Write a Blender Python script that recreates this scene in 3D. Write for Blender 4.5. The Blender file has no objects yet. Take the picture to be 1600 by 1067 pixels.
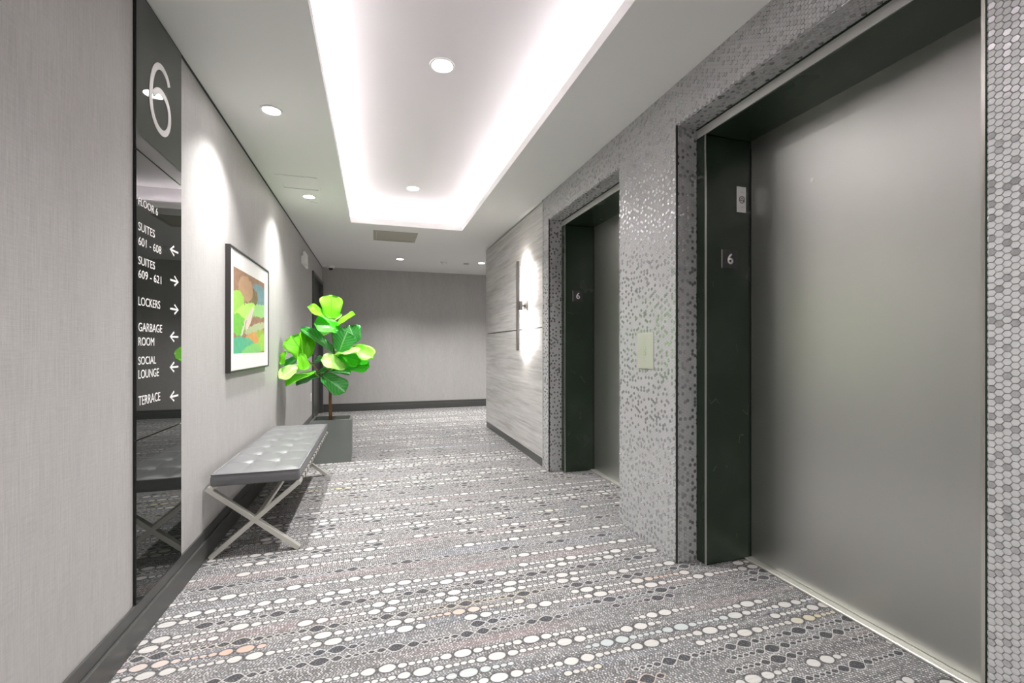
import bpy, bmesh, math, random
from mathutils import Vector, Matrix
import numpy as np

random.seed(7)
rng = np.random.default_rng(7)
SC = bpy.context.scene
COL = SC.collection

# ------------------------------------------------------------------ camera
cam = bpy.data.cameras.new('camera')
cam_o = bpy.data.objects.new('camera', cam)
COL.objects.link(cam_o)
cam_o.location = (0, 0, 1.15)
cam_o.rotation_euler = (math.radians(90), 0, -math.atan(214 / 700))
cam.sensor_width = 36
cam.lens = 36 * 700 / 1600
cam.shift_y = 8.5 / 1600
cam.clip_start = 0.02
SC.camera = cam_o

# ------------------------------------------------------------------ world, exposure
w = bpy.data.worlds.new('world')
SC.world = w
w.use_nodes = True
w.node_tree.nodes['Background'].inputs[0].default_value = (0.02, 0.02, 0.02, 1)
VS = SC.view_settings
VS.view_transform = 'Standard'
VS.look = 'None'
VS.gamma = 1
VS.use_curve_mapping = False
VS.exposure = 2.0
SC.cycles.max_bounces = 14
SC.cycles.diffuse_bounces = 8
SC.cycles.glossy_bounces = 6
SC.cycles.sample_clamp_indirect = 6

SPOT_W = 72.0          # ceiling downlights
LED = 9.0             # cove strip radiance
SCONCE = 105.0
LENS = 14.0

# ------------------------------------------------------------------ key dimensions (metres)
XL, XR, ZC = -0.89, 1.535, 2.553
YB, YF = 8.52, -3.0
XF, XD = 1.66, 1.955           # lift frame face, lift door face
ZT, ZH = 2.325, 2.266          # tiled opening head, frame head
XE = 4.6                       # far end of the side corridor
YP = 6.30                      # end of the panelled wall


# ------------------------------------------------------------------ helpers
def link(o, parent=None):
    COL.objects.link(o)
    if parent is not None:
        o.parent = parent
    return o


def empty(name, loc, label=None, cat=None, group=None, kind=None):
    o = bpy.data.objects.new(name, None)
    o.location = loc
    o.empty_display_size = 0.05
    COL.objects.link(o)
    tag(o, label, cat, group, kind)
    return o


def tag(o, label=None, cat=None, group=None, kind=None):
    if label: o['label'] = label
    if cat: o['category'] = cat
    if group: o['group'] = group
    if kind: o['kind'] = kind
    return o


def bake(bm, name, mats, parent=None, loc=(0, 0, 0), smooth=False):
    """bm is in world coordinates; the object keeps its origin at loc (world)."""
    bmesh.ops.translate(bm, verts=bm.verts, vec=-Vector(loc))
    bmesh.ops.recalc_face_normals(bm, faces=bm.faces)
    me = bpy.data.meshes.new(name)
    bm.to_mesh(me); bm.free()
    if not isinstance(mats, (list, tuple)): mats = [mats]
    for m in mats: me.materials.append(m)
    if smooth:
        for p in me.polygons: p.use_smooth = True
    o = bpy.data.objects.new(name, me)
    COL.objects.link(o)
    if parent is not None:
        o.parent = parent
        o.location = Vector(loc) - parent.location
        o.matrix_parent_inverse = Matrix()
    else:
        o.location = loc
    return o


def box(bm, x0, x1, y0, y1, z0, z1, bev=0.0, seg=1):
    r = bmesh.ops.create_cube(bm, size=1)
    vs = r['verts']
    for v in vs:
        v.co = Vector((x0 + (v.co.x + .5) * (x1 - x0), y0 + (v.co.y + .5) * (y1 - y0), z0 + (v.co.z + .5) * (z1 - z0)))
    if bev > 0:
        es = list({e for v in vs for e in v.link_edges})
        bmesh.ops.bevel(bm, geom=es, offset=bev, segments=seg, profile=.6, affect='EDGES')
    return bm


def B(*a, **k):
    return box(bmesh.new(), *a, **k)


def cyl(bm, c, r, h, axis='Z', n=24, r2=None):
    """cylinder starting at c and running h along axis."""
    res = bmesh.ops.create_cone(bm, cap_ends=True, segments=n, radius1=r, radius2=r if r2 is None else r2, depth=abs(h))
    M = {'Z': Matrix(), 'X': Matrix.Rotation(math.pi / 2, 4, 'Y'), 'Y': Matrix.Rotation(-math.pi / 2, 4, 'X')}[axis]
    off = Vector({'Z': (0, 0, h / 2), 'X': (h / 2, 0, 0), 'Y': (0, h / 2, 0)}[axis])
    if h < 0:
        M = M @ Matrix.Rotation(math.pi, 4, 'X')
    bmesh.ops.transform(bm, matrix=Matrix.Translation(Vector(c) + off) @ M, verts=res['verts'])
    return bm


def ring(bm, c, r0, r1, h, n=40):
    """flat annulus of inner radius r0, outer r1, hanging h below c (z axis)."""
    V = []
    for (r, z) in ((r0, 0), (r1, 0), (r1 - .002, -h), (r0 + .004, -h), (r0, -h * .3)):
        V.append([bm.verts.new((c[0] + r * math.cos(2 * math.pi * i / n), c[1] + r * math.sin(2 * math.pi * i / n), c[2] + z)) for i in range(n)])
    for a in range(5):
        A, Bv = V[a], V[(a + 1) % 5]
        for i in range(n):
            bm.faces.new((A[i], A[(i + 1) % n], Bv[(i + 1) % n], Bv[i]))
    return bm


def tube(bm, pts, rads, n=8):
    pts = [Vector(p) for p in pts]
    rows = []
    for i, p in enumerate(pts):
        d = (pts[min(i + 1, len(pts) - 1)] - pts[max(i - 1, 0)]).normalized()
        a = d.cross(Vector((0, 1, 0.01))).normalized(); b = d.cross(a)
        rows.append([bm.verts.new(p + (a * math.cos(2 * math.pi * k / n) + b * math.sin(2 * math.pi * k / n)) * rads[i]) for k in range(n)])
    for i in range(len(rows) - 1):
        for k in range(n):
            bm.faces.new((rows[i][k], rows[i][(k + 1) % n], rows[i + 1][(k + 1) % n], rows[i + 1][k]))
    bm.faces.new(rows[0]); bm.faces.new(rows[-1])
    return bm


def bar(bm, p, q, wy, t):
    """rectangular bar from p to q lying in an XZ plane, wy deep in Y, t thick in plane."""
    p, q = Vector(p), Vector(q)
    d = (q - p).normalized(); n = Vector((-d.z, 0, d.x)); y = Vector((0, 1, 0))
    vs = [bm.verts.new(e + n * a * t / 2 + y * b * wy / 2) for e in (p, q) for a, b in ((-1, -1), (1, -1), (1, 1), (-1, 1))]
    for f in ((0, 1, 2, 3), (7, 6, 5, 4), (0, 4, 5, 1), (1, 5, 6, 2), (2, 6, 7, 3), (3, 7, 4, 0)):
        bm.faces.new([vs[i] for i in f])
    return bm


# ------------------------------------------------------------------ shader helpers
class S:
    """a float socket that can be combined with + - * /"""
    def __init__(s, nt, sock): s.nt, s.k = nt, sock
    def _m(s, op, *o, clamp=False):
        n = s.nt.nodes.new('ShaderNodeMath'); n.operation = op; n.use_clamp = clamp
        for i, v in enumerate((s,) + o):
            if isinstance(v, S): s.nt.links.new(v.k, n.inputs[i])
            else: n.inputs[i].default_value = v
        return S(s.nt, n.outputs[0])
    def __add__(s, o): return s._m('ADD', o)
    __radd__ = __add__
    def __sub__(s, o): return s._m('SUBTRACT', o)
    def __rsub__(s, o): return (s * -1) + o
    def __mul__(s, o): return s._m('MULTIPLY', o)
    __rmul__ = __mul__
    def __truediv__(s, o): return s._m('DIVIDE', o)
    def floor(s): return s._m('FLOOR')
    def fract(s): return s._m('FRACT')
    def abs(s): return s._m('ABSOLUTE')
    def sin(s): return s._m('SINE')
    def cos(s): return s._m('COSINE')
    def sqrt(s): return s._m('SQRT')
    def gt(s, o): return s._m('GREATER_THAN', o)
    def lt(s, o): return s._m('LESS_THAN', o)
    def mn(s, o): return s._m('MINIMUM', o)
    def mx(s, o): return s._m('MAXIMUM', o)
    def pw(s, o): return s._m('POWER', o)
    def step(s, a, b):
        n = s.nt.nodes.new('ShaderNodeMapRange'); n.interpolation_type = 'SMOOTHSTEP'
        s.nt.links.new(s.k, n.inputs[0]); n.inputs[1].default_value = a; n.inputs[2].default_value = b
        return S(s.nt, n.outputs[0])


class Mat:
    def __init__(s, name, col=(.5, .5, .5), rough=.5, metal=0., **kw):
        s.m = bpy.data.materials.new(name); s.m.use_nodes = True
        s.nt = s.m.node_tree; s.b = s.nt.nodes['Principled BSDF']
        s.b.inputs['Base Color'].default_value = (*col, 1)
        s.b.inputs['Roughness'].default_value = rough
        s.b.inputs['Metallic'].default_value = metal
        for k, v in kw.items():
            s.b.inputs[k].default_value = v
    def node(s, t, **kw):
        n = s.nt.nodes.new('ShaderNode' + t)
        for k, v in kw.items(): setattr(n, k, v)
        return n
    def L(s, a, b): s.nt.links.new(a.k if isinstance(a, S) else a, b)
    def pos(s):
        n = s.node('NewGeometry'); x = s.node('SeparateXYZ'); s.L(n.outputs['Position'], x.inputs[0])
        return [S(s.nt, o) for o in x.outputs]
    def uv(s):
        n = s.node('TexCoord'); x = s.node('SeparateXYZ'); s.L(n.outputs['UV'], x.inputs[0])
        return [S(s.nt, o) for o in x.outputs][:2]
    def vec(s, x, y, z=0.):
        n = s.node('CombineXYZ')
        for i, v in enumerate((x, y, z)):
            if isinstance(v, S): s.L(v, n.inputs[i])
            else: n.inputs[i].default_value = v
        return n.outputs[0]
    def noise(s, v, scale=1., detail=2., rough=.5):
        n = s.node('TexNoise'); s.L(v, n.inputs['Vector'])
        n.inputs['Scale'].default_value = scale; n.inputs['Detail'].default_value = detail; n.inputs['Roughness'].default_value = rough
        return S(s.nt, n.outputs[0])
    def white(s, v):
        n = s.node('TexWhiteNoise', noise_dimensions='3D'); s.L(v, n.inputs['Vector'])
        return S(s.nt, n.outputs[0])
    def mix(s, f, a, b):
        n = s.node('Mix', data_type='RGBA')
        if isinstance(f, S): s.L(f, n.inputs[0])
        else: n.inputs[0].default_value = f
        for i, v in ((6, a), (7, b)):
            if isinstance(v, tuple): n.inputs[i].default_value = (*v, 1)
            else: s.L(v, n.inputs[i])
        return n.outputs[2]
    def ramp(s, f, stops):
        n = s.node('ValToRGB'); s.L(f, n.inputs[0]); e = n.color_ramp.elements
        while len(e) < len(stops): e.new(.5)
        for i, (p, c) in enumerate(stops):
            e[i].position = p; e[i].color = (*c, 1)
        return n.outputs[0]
    def color(s, c): s.L(c, s.b.inputs['Base Color']); return s
    def rough(s, r): s.L(r, s.b.inputs['Roughness']); return s
    def bump(s, h, strength=.2, dist=.002):
        n = s.node('Bump'); n.inputs['Strength'].default_value = strength; n.inputs['Distance'].default_value = dist
        s.L(h, n.inputs['Height']); s.L(n.outputs[0], s.b.inputs['Normal']); return s


def emit(name, col, st):
    m = bpy.data.materials.new(name); m.use_nodes = True
    nt = m.node_tree; nt.nodes.clear()
    e = nt.nodes.new('ShaderNodeEmission'); e.inputs[0].default_value = (*col, 1); e.inputs[1].default_value = st
    o = nt.nodes.new('ShaderNodeOutputMaterial'); nt.links.new(e.outputs[0], o.inputs[0])
    return m


# ------------------------------------------------------------------ materials
def strie(name, axis, c0, c1):
    """vertically brushed grey vinyl wall covering."""
    M = Mat(name, rough=.55); x, y, z = M.pos(); u = y if axis == 'Y' else x
    a = M.noise(M.vec(u * 190., z * 7.), 1., 3., .6)
    b = M.noise(M.vec(u * 700., z * 60.), 1., 2., .6)
    c = M.noise(M.vec(u * 9., z * 1.2), 1., 2.)
    e = M.noise(M.vec(u * 14., z * 420.), 1., 2., .6)
    f = a * .36 + b * .24 + c * .12 + e * .28
    M.color(M.ramp(f, [(.30, c0), (.70, c1)]))
    M.bump(a * .5 + b * .5, .25, .001)
    return M.m


m_wallL = strie('vinyl_left', 'Y', (.33, .318, .31), (.56, .545, .535))
m_wallB = strie('vinyl_back', 'X', (.32, .31, .305), (.55, .535, .52))
m_ceil = Mat('ceiling_paint', (.86, .855, .845), .6).m
m_tray = Mat('tray_paint', (.82, .78, .805), .6).m
m_white = Mat('white_plastic', (.88, .88, .86), .4).m
m_base = Mat('baseboard_paint', (.07, .071, .068), .32).m
m_dark = Mat('dark_gap', (.008, .008, .008), .6).m
m_steel = Mat('brushed_steel', (.62, .61, .57), .28, 1.).m
m_chrome = Mat('satin_steel', (.70, .69, .63), .42, .7).m
m_alu = Mat('aluminium_sill', (.75, .74, .68), .35, .7).m
m_trim = Mat('trim_metal', (.50, .50, .48), .5, .5).m
m_bronze = Mat('bronze_bar', (.18, .17, .165), .35, .8).m
m_beige = Mat('beige_hatch', (.42, .40, .33), .55).m
m_black = Mat('black_plastic', (.012, .012, .012), .3).m
m_plate = Mat('charcoal_plate', (.045, .045, .045), .4).m
m_letter = Mat('white_lettering', (.95, .93, .92), .45).m
m_lens = emit('lamp_lens', (1., .97, .93), LENS)
m_led = emit('led_tape', (1., .975, .965), LED)
m_sled = emit('sconce_led', (1., .96, .9), SCONCE)
m_lensoff = Mat('lens_off', (.75, .75, .73), .4).m

M = Mat('black_glass', (.010, .012, .010), .015, 0., IOR=1.58); m_glass = M.m

# lift jamb: black-green enamel with faint scuffs and scratches
M = Mat('lift_jamb_enamel', (.014, .019, .014), .22); x, y, z = M.pos()
v = M.node('TexVoronoi', feature='DISTANCE_TO_EDGE'); M.L(M.vec(x * 5. + z * 1.3, y * 5., z * 2.2), v.inputs['Vector']); v.inputs['Scale'].default_value = 1.6
k = S(M.nt, v.outputs[0]).lt(.0028) * M.noise(M.vec(x * 3., y * 3., z * 3.), 2.2, 2.).gt(.63)
g = M.noise(M.vec(x * 2., y * 2., z * 1.5), 1.5, 3.)
M.color(M.mix(k * .4, M.mix(g.step(.4, .75), (.016, .030, .017), (.030, .046, .031)), (.35, .35, .32)))
M.rough(.18 + g * .14)
m_jamb = M.m

# lift doors: satin dark metal panels
M = Mat('lift_door_metal', (.36, .37, .35), .36, .95); x, y, z = M.pos()
n1 = M.noise(M.vec(y * 2.2, z * .7), 1., 3.); n2 = M.noise(M.vec(y * 260., z * 260.), 1., 2.)
M.color(M.mix(n1, (.50, .51, .48), (.58, .58, .56))).rough(.30 + n1 * .08 + n2 * .05)
m_door = M.m

# hexagon mosaic: matte and glossy chips, grout
M = Mat('mosaic_matte', (.20, .20, .20), .42, .15); x, y, z = M.pos()
nn = M.noise(M.vec(x * 400., y * 400., z * 400.), 1., 2.)
M.color(M.mix(nn, (.43, .43, .435), (.55, .55, .555))); m_tile = M.m
M = Mat('mosaic_glossy', (.60, .60, .61), .26, .8); m_tileg = M.m
m_grout = Mat('mosaic_grout', (.27, .27, .27), .8).m

# grey wood laminate, grain running along the corridor
M = Mat('grey_wood_laminate', rough=.42); x, y, z = M.pos()
a = M.noise(M.vec(y * 1.6, z * 34.), 1., 5., .62); b = M.noise(M.vec(y * 5., z * 190.), 1., 3., .6); c = M.noise(M.vec(y * .9, z * 7.), 1., 2.)
M.color(M.ramp(a * .5 + b * .22 + c * .28, [(.34, (.28, .27, .26)), (.5, (.50, .485, .47)), (.66, (.66, .645, .63))]))
m_wood = M.m

# leather
M = Mat('grey_leather', (.16, .16, .168), .36, **{'Specular IOR Level': .85}); x, y, z = M.pos()
v = M.node('TexVoronoi'); M.L(M.vec(x, y, z), v.inputs['Vector']); v.inputs['Scale'].default_value = 420.
M.bump(v.outputs[0], .12, .0006); m_leather = M.m

M = Mat('planter_paint', (.10, .112, .104), .45); x, y, z = M.pos()
M.color(M.mix(M.noise(M.vec(x * 4., y * 4., z * 4.), 1., 3.), (.15, .165, .155), (.20, .215, .205))); m_planter = M.m
M = Mat('soil', (.05, .045, .03), .9); x, y, z = M.pos()
M.color(M.mix(M.noise(M.vec(x, y, z), 60., 3.), (.015, .016, .01), (.10, .095, .06))); m_soil = M.m
M = Mat('bark', (.2, .1, .05), .7); x, y, z = M.pos()
M.color(M.mix(M.noise(M.vec(x * 60., y * 60., z * 12.), 1., 3.), (.07, .03, .012), (.30, .15, .06))); m_bark = M.m
m_twig = Mat('twig', (.34, .22, .12), .55).m


def leaf_mat(name, c0, c1, vein, rough):
    M = Mat(name, c0, rough); u, v = M.uv()
    av = (v - .5).abs()
    mid = av.step(.035, .012)
    side = ((u * 6.5 - av * 5.).fract() - .5).abs().step(.09, .02) * .7
    n = M.noise(M.vec(u * 3., v * 3.), 2., 2.)
    M.color(M.mix(mid.mx(side), M.mix(n, c0, c1), vein))
    M.bump(1. - side, .3, .006)
    t = M.node('BsdfTranslucent'); t.inputs[0].default_value = (c1[0] * 1.3, min(c1[1] * 1.3, 1), c1[2], 1)
    mx = M.node('MixShader'); mx.inputs[0].default_value = .3
    out = M.nt.nodes['Material Output']
    M.L(M.b.outputs[0], mx.inputs[1]); M.L(t.outputs[0], mx.inputs[2]); M.L(mx.outputs[0], out.inputs[0])
    return M.m


LEAF = [leaf_mat('leaf_lit_lime', (.19, .66, .016), (.28, .80, .03), (.12, .48, .01), .4),  # lime tone for lit leaves, the light put into the colour
        leaf_mat('leaf_green', (.035, .50, .012), (.08, .64, .02), (.16, .72, .06), .35),
        leaf_mat('leaf_pale', (.42, .80, .16), (.55, .88, .28), (.75, .92, .5), .35),
        leaf_mat('leaf_deep', (.02, .26, .03), (.05, .40, .06), (.35, .70, .30), .3)]

# ---- carpet: rows of pebbles across the corridor on a woven ground
M = Mat('patterned_carpet', rough=.95); M.b.inputs['Specular IOR Level'].default_value = .15
x, y, z = M.pos()
PR = .053                                           # pitch of the pebble rows
yy = y + M.noise(M.vec(x * .9, y * .3), 1., 1.) * .012
r = (yy / PR).floor()
v = (yy / PR).fract() - .5
rr = M.white(M.vec(r, 3.1)); rt = M.white(M.vec(r, 11.7)); rc = M.white(M.vec(r, 23.3))
PER = .29
ph = x * (2 * math.pi / PER) + rr * 40.
A = .60
uu = x * 25. + ph.sin() * A + rr * 57.
du = ph.cos() * (A * 2 * math.pi / PER) + 25.
ci = uu.floor(); cx = uu.fract() - .5
hy = (du.pw(-1.) * .33).mn(.022).mx(.0085)
av = (v * PR).abs()
q = av / hy
p = cx / .46
d = (p * p + q * q).sqrt()
pres = M.noise(M.vec(ci * .085, r * 7.31), 1., 1.)
on = pres.gt(.42)
white_row = rt.lt(.50); chain_row = rt.gt(.50) * rt.lt(.86)
peb = d.step(1., .84) * on * white_row
halo = d.step(1.5, 1.05) * on * white_row
env = (cx * math.pi).cos() * hy * 1.05                # two strands that cross between the ovals
ch_o = (av - env).abs().step(.0032, .0016) * on * chain_row
ch_i = (av - env).step(.001, -.002) * on * chain_row
# woven ground: fine stitched rows
SP = .0072
yr = (y + M.noise(M.vec(x * 25., y * 25.), 1., 1.) * .004) / SP
sr = yr.floor(); sv = yr.fract() - .5
so = M.white(M.vec(sr, 5.))
sc_ = x * 88. + so * 31. + M.noise(M.vec(x * 40., sr * 3.7), 1., 1.) * .9
sk = sc_.floor(); su = sc_.fract() - .5
fr = M.white(M.vec(sk, sr))
fl = (su * su * 5.2 + sv * sv * 6.5).step(1.1, .4) * (fr * .8 + .15)
band = M.noise(M.vec(x * .8, sr * .23), 1., 2.)
gt = M.noise(M.vec(x * .7, r * 1.7, 4.), 1., 1.)
gcol = M.ramp(gt, [(.34, (.19, .15, .15)), (.44, (.155, .153, .155)), (.58, (.155, .153, .155)), (.68, (.14, .145, .17))])
ground = M.mix(fl, M.mix(band.step(.35, .65), gcol, (.095, .095, .097)), M.mix(fr, (.36, .355, .35), (.62, .61, .60)))
rowtint = M.ramp(rc, [(.0, (.48, .47, .45)), (.62, (.50, .485, .47)), (.74, (.50, .44, .27)), (.82, (.48, .30, .27)), (.9, (.42, .45, .52)), (1., (.44, .49, .34))])
tintmask = M.noise(M.vec(x * 1.3, r * 3.3), 1., 1.).step(.46, .62)
pebc = M.mix(tintmask, (.53, .515, .50), rowtint)
lines = ((y * 330.).sin() * .5 + .5) * .3
pebc = M.mix(lines * M.white(M.vec(ci, r)), pebc, (.34, .32, .30))
col = M.mix(halo * .75, ground, (.06, .06, .062))
col = M.mix(peb, col, pebc)
col = M.mix(ch_i, col, M.mix(fl, (.055, .055, .06), (.15, .15, .155)))
col = M.mix(ch_o * .9, col, M.mix(tintmask * .6, (.44, .43, .415), rowtint))
M.color(col)
M.bump(peb * .8 + fl * .5 + ch_o * .3, .5, .003)
m_carpet = M.m

# picture: loose watercolour of pond leaves in blurred patches
M = Mat('watercolour', rough=.5); u, v = M.uv()
nz = M.node('TexNoise'); M.L(M.vec(u * 5., v * 5.), nz.inputs['Vector']); nz.inputs['Detail'].default_value = 3.
sx = M.node('SeparateColor'); M.L(nz.outputs[1], sx.inputs[0])
uw = u + (S(M.nt, sx.outputs[0]) - .5) * .09; vw = v + (S(M.nt, sx.outputs[1]) - .5) * .08
c = M.mix(M.noise(M.vec(u * 9., v * 9.), 1., 3.), (.24, .125, .07), (.40, .235, .15))
for (cx0, cy0, rx, ry, a0, cc) in [
        (.80, .72, .34, .22, 0, (.16, .30, .34)), (.52, .73, .22, .13, .1, (.20, .11, .05)), (.35, .80, .22, .16, 0, (.50, .30, .18)),
        (.10, .60, .20, .15, .2, (.36, .70, .10)), (.75, .56, .42, .10, .15, (.34, .66, .22)), (.30, .50, .36, .10, .35, (.50, .84, .16)),
        (.12, .34, .22, .13, 0, (.16, .56, .05)), (.75, .40, .34, .09, 0, (.34, .15, .11)), (.70, .33, .40, .06, .2, (.46, .52, .30)),
        (.46, .44, .20, .055, .9, (.78, .66, .60)), (.28, .32, .20, .018, 1.0, (.72, .60, .52)), (.60, .18, .36, .09, .15, (.70, .33, .10)),
        (.85, .26, .16, .06, 0, (.34, .46, .06)), (.22, .09, .42, .11, 0, (.06, .46, .26)), (.62, .05, .40, .07, .1, (.22, .62, .16)), (.93, .14, .16, .12, 0, (.34, .64, .08))]:
    du_, dv_ = uw - cx0, vw - cy0
    ca, sa = math.cos(a0), math.sin(a0)
    e = ((du_ * ca + dv_ * sa) / rx).pw(2.) + ((dv_ * ca - du_ * sa) / ry).pw(2.)
    c = M.mix(e.step(1.04, .95) * .95, c, cc)
c = M.mix(M.noise(M.vec(u * 14., v * 14.), 1., 4.).step(.35, .75) * .12, c, (.75, .72, .62))
M.color(c); m_art = M.m
m_mat = Mat('picture_mount', (.82, .81, .79), .7).m
m_frame = Mat('picture_frame', (.035, .033, .032), .35).m

# ------------------------------------------------------------------ floor
fl_o = bake(B(XL - .12, XE, YF - .1, YB + .1, -.06, 0), 'floor', m_carpet)
tag(fl_o, 'charcoal carpet with rows of white pebbles and dark linked ovals', None, None, 'structure')

# ------------------------------------------------------------------ ceiling with recessed tray
TX0, TX1, TY0, TY1, ZT2 = -.262, 1.008, -.4, 5.357, 2.80
PK = .15
ceil_root = empty('ceiling', (0, 0, ZC), 'white painted ceiling with a recessed lit tray', None, None, 'structure')
bm = bmesh.new()
for (a, b, c0, d0) in ((XL - .1, TX0, YF - .1, YB + .1), (TX1, XR + .15, YF - .1, YB + .1), (TX0, TX1, TY1, YB + .1), (TX0, TX1, YF - .1, TY0), (XR + .15, XE, YP - .1, YB + .1)):
    box(bm, a, b, c0, d0, ZC, ZC + .02)
bake(bm, 'soffit', m_ceil, ceil_root, (0, 0, ZC))
bm = bmesh.new()
a, b, c0, d0 = TX0 - PK, TX1 + PK, TY0 - PK, TY1 + PK
box(bm, a - .03, b + .03, c0 - .03, d0 + .03, ZT2, ZT2 + .03)
box(bm, a - .03, a, c0, d0, ZC + .02, ZT2); box(bm, b, b + .03, c0, d0, ZC + .02, ZT2)
box(bm, a, b, c0 - .03, c0, ZC + .02, ZT2); box(bm, a, b, d0, d0 + .03, ZC + .02, ZT2)
bake(bm, 'tray', m_tray, ceil_root, (0, 0, ZC))
bm = bmesh.new()
for (e, f_, g_, h_) in ((TX0 - .014, TX0 + .002, TY0, TY1), (TX1 - .002, TX1 + .014, TY0, TY1), (TX0 - .014, TX1 + .014, TY1 - .002, TY1 + .014), (TX0 - .014, TX1 + .014, TY0 - .014, TY0 + .002)):
    box(bm, e, f_, g_, h_, ZC - .001, 2.606)
for (e, f_, g_, h_) in ((TX0 - .022, TX0 - .006, TY0, TY1), (TX1 + .006, TX1 + .022, TY0, TY1), (TX0 - .022, TX1 + .022, TY1 + .006, TY1 + .022), (TX0 - .022, TX1 + .022, TY0 - .022, TY0 - .006)):
    box(bm, e, f_, g_, h_, 2.596, 2.624)
bake(bm, 'cove_lip', m_ceil, ceil_root, (0, 0, ZC))

# ------------------------------------------------------------------ left wall, back wall, rest of the shell
DY0, DY1, DZ = 7.25, 8.44, 2.23
bm = bmesh.new()
box(bm, XL - .1, XL, YF, DY0, 0, ZC); box(bm, XL - .1, XL, DY0, DY1, DZ, ZC); box(bm, XL - .1, XL, DY1, YB, 0, ZC)
tag(bake(bm, 'wall_left', m_wallL), 'grey brushed vinyl wall on the left of the corridor', None, None, 'structure')
tag(bake(B(XL - .1, XE, YB, YB + .1, 0, ZC), 'wall_back', m_wallB), 'grey brushed vinyl wall closing the corridor end', None, None, 'structure')
tag(bake(B(XL - .1, XR + .12, YF - .1, YF, 0, ZC), 'wall_front', m_wallB), None, None, None, 'structure')
tag(bake(B(XE, XE + .1, YP - .1, YB + .1, 0, ZC), 'wall_side', m_wallL), None, None, None, 'structure')
tag(bake(B(XF - .005, XE, YP - .1, YP - .02, 0, ZC), 'wall_return', m_wallB), None, None, None, 'structure')


def baseboard(name, runs, zt, zm):
    bm = bmesh.new()
    for (x0, x1, y0, y1, nx, ny) in runs:       # (nx, ny) points into the room
        def off(d):
            return (x0 + min(0, nx * d), x1 + max(0, nx * d), y0 + min(0, ny * d), y1 + max(0, ny * d))
        box(bm, *off(.019), 0, zm, .003); box(bm, *off(.009), zm, zt, .003)
    return tag(bake(bm, name, m_base), None, None, None, 'structure')


baseboard('baseboard_left', [(XL, XL, YF, DY0 - .06, 1, 0)], .155, .102)
baseboard('baseboard_back', [(XL, XE, YB, YB, 0, -1)], .140, .095)

# dark strip standing in for the shaded gap between left wall and ceiling
tag(bake(B(XL, XL + .004, YF, YB, ZC - .012, ZC), 'shadow_gap_strip', m_dark), None, None, None, 'structure')

# door in the left wall at the far corner
dr = empty('door_1', (XL, DY0, 0), 'dark framed door in the left wall by the far corner', None, None, 'structure')
bm = bmesh.new()
for (y0, y1, z0, z1) in ((DY0 - .055, DY0 + .012, 0, DZ + .05), (DY1 - .012, DY1 + .055, 0, DZ + .05), (DY0 + .012, DY1 - .012, DZ - .01, DZ + .05)):
    box(bm, XL - .09, XL + .022, y0, y1, z0, z1, .003)
bake(bm, 'frame', m_base, dr, (XL, DY0, 0))
bake(B(XL - .075, XL - .035, DY0 + .012, DY1 - .012, .006, DZ - .012), 'door_leaf', m_base, dr, (XL, DY0, 0))
bm = cyl(bmesh.new(), (XL - .036, DY0 + .10, 1.02), .024, .008, 'X', 16); cyl(bm, (XL - .03, DY0 + .10, 1.02), .009, .05, 'X', 10)
box(bm, XL + .008, XL + .022, DY0 + .09, DY0 + .21, 1.01, 1.03, .004)
bake(bm, 'handle', m_steel, dr, (XL, DY0, 0))

# ------------------------------------------------------------------ right wall: mosaic with two lift openings, wood panels
E = [(.757, 2.023, .830, 1.952), (2.606, 3.85, 2.676, 3.775)]      # tiled opening y0,y1, frame opening y0,y1
PY0 = 4.0
wr = empty('wall_right', (XR, 0, 0), 'right wall of hexagon mosaic and grey wood panels around two lifts', None, None, 'structure')
bm = bmesh.new()
for (y0, y1, z0, z1) in ((YF, E[0][0], 0, ZC), (E[0][0], E[0][1], ZT, ZC), (E[0][1], E[1][0], 0, ZC), (E[1][0], E[1][1], ZT, ZC), (E[1][1], PY0, 0, ZC)):
    box(bm, XR, XF, y0, y1, z0, z1)
bake(bm, 'substrate', m_grout, wr, (XR, 0, 0))
bake(B(XR + .022, XF, PY0 + .002, YP, 0, ZC), 'panel_backing', m_dark, wr, (XR, 0, 0))
PZ = [(.083, 1.333), (1.343, 2.533)]
for k, (z0, z1) in enumerate(PZ):
    bake(B(XR - .002, XR + .020, PY0 + .014, YP - .004, z0, z1, .0015), 'wood_panel', m_wood, wr, (XR, PY0, z0))
bake(B(XR + .02, XF, YP - .004, YP + .008, .083, 2.533), 'panel_end', m_wood, wr, (XR, YP, .083))
bake(B(XR - .006, XR + .022, PY0 - .001, PY0 + .010, 0, ZC), 'edge_trim', m_trim, wr, (XR, PY0, 0))
tag(bake(B(XR + .004, XR + .022, PY0 + .012, YP - .002, 0, .080), 'baseboard_right', m_base), None, None, None, 'structure')
for y in (E[0][1], E[1][1]):
    bake(B(XR - .005, XR + .004, y - .004, y + .003, 0, ZT + .003), 'corner_trim', m_black, wr, (XR, y, 0))

# --- hexagon chips -----------------------------------------------------------
HF = .0178                     # flat to flat
CP = HF * .8660254             # column pitch
HR = HF / math.sqrt(3)
TH = .0022
hexu = np.array([math.cos(math.pi / 3 * k) for k in range(6)]) * (HR - .0009)
hexv = np.array([math.sin(math.pi / 3 * k) for k in range(6)]) * (HR - .0009)
tv, tf, tm = [], [], []
single = []                    # chips built one by one: (centre, glossy)
vcount = 0


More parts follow.
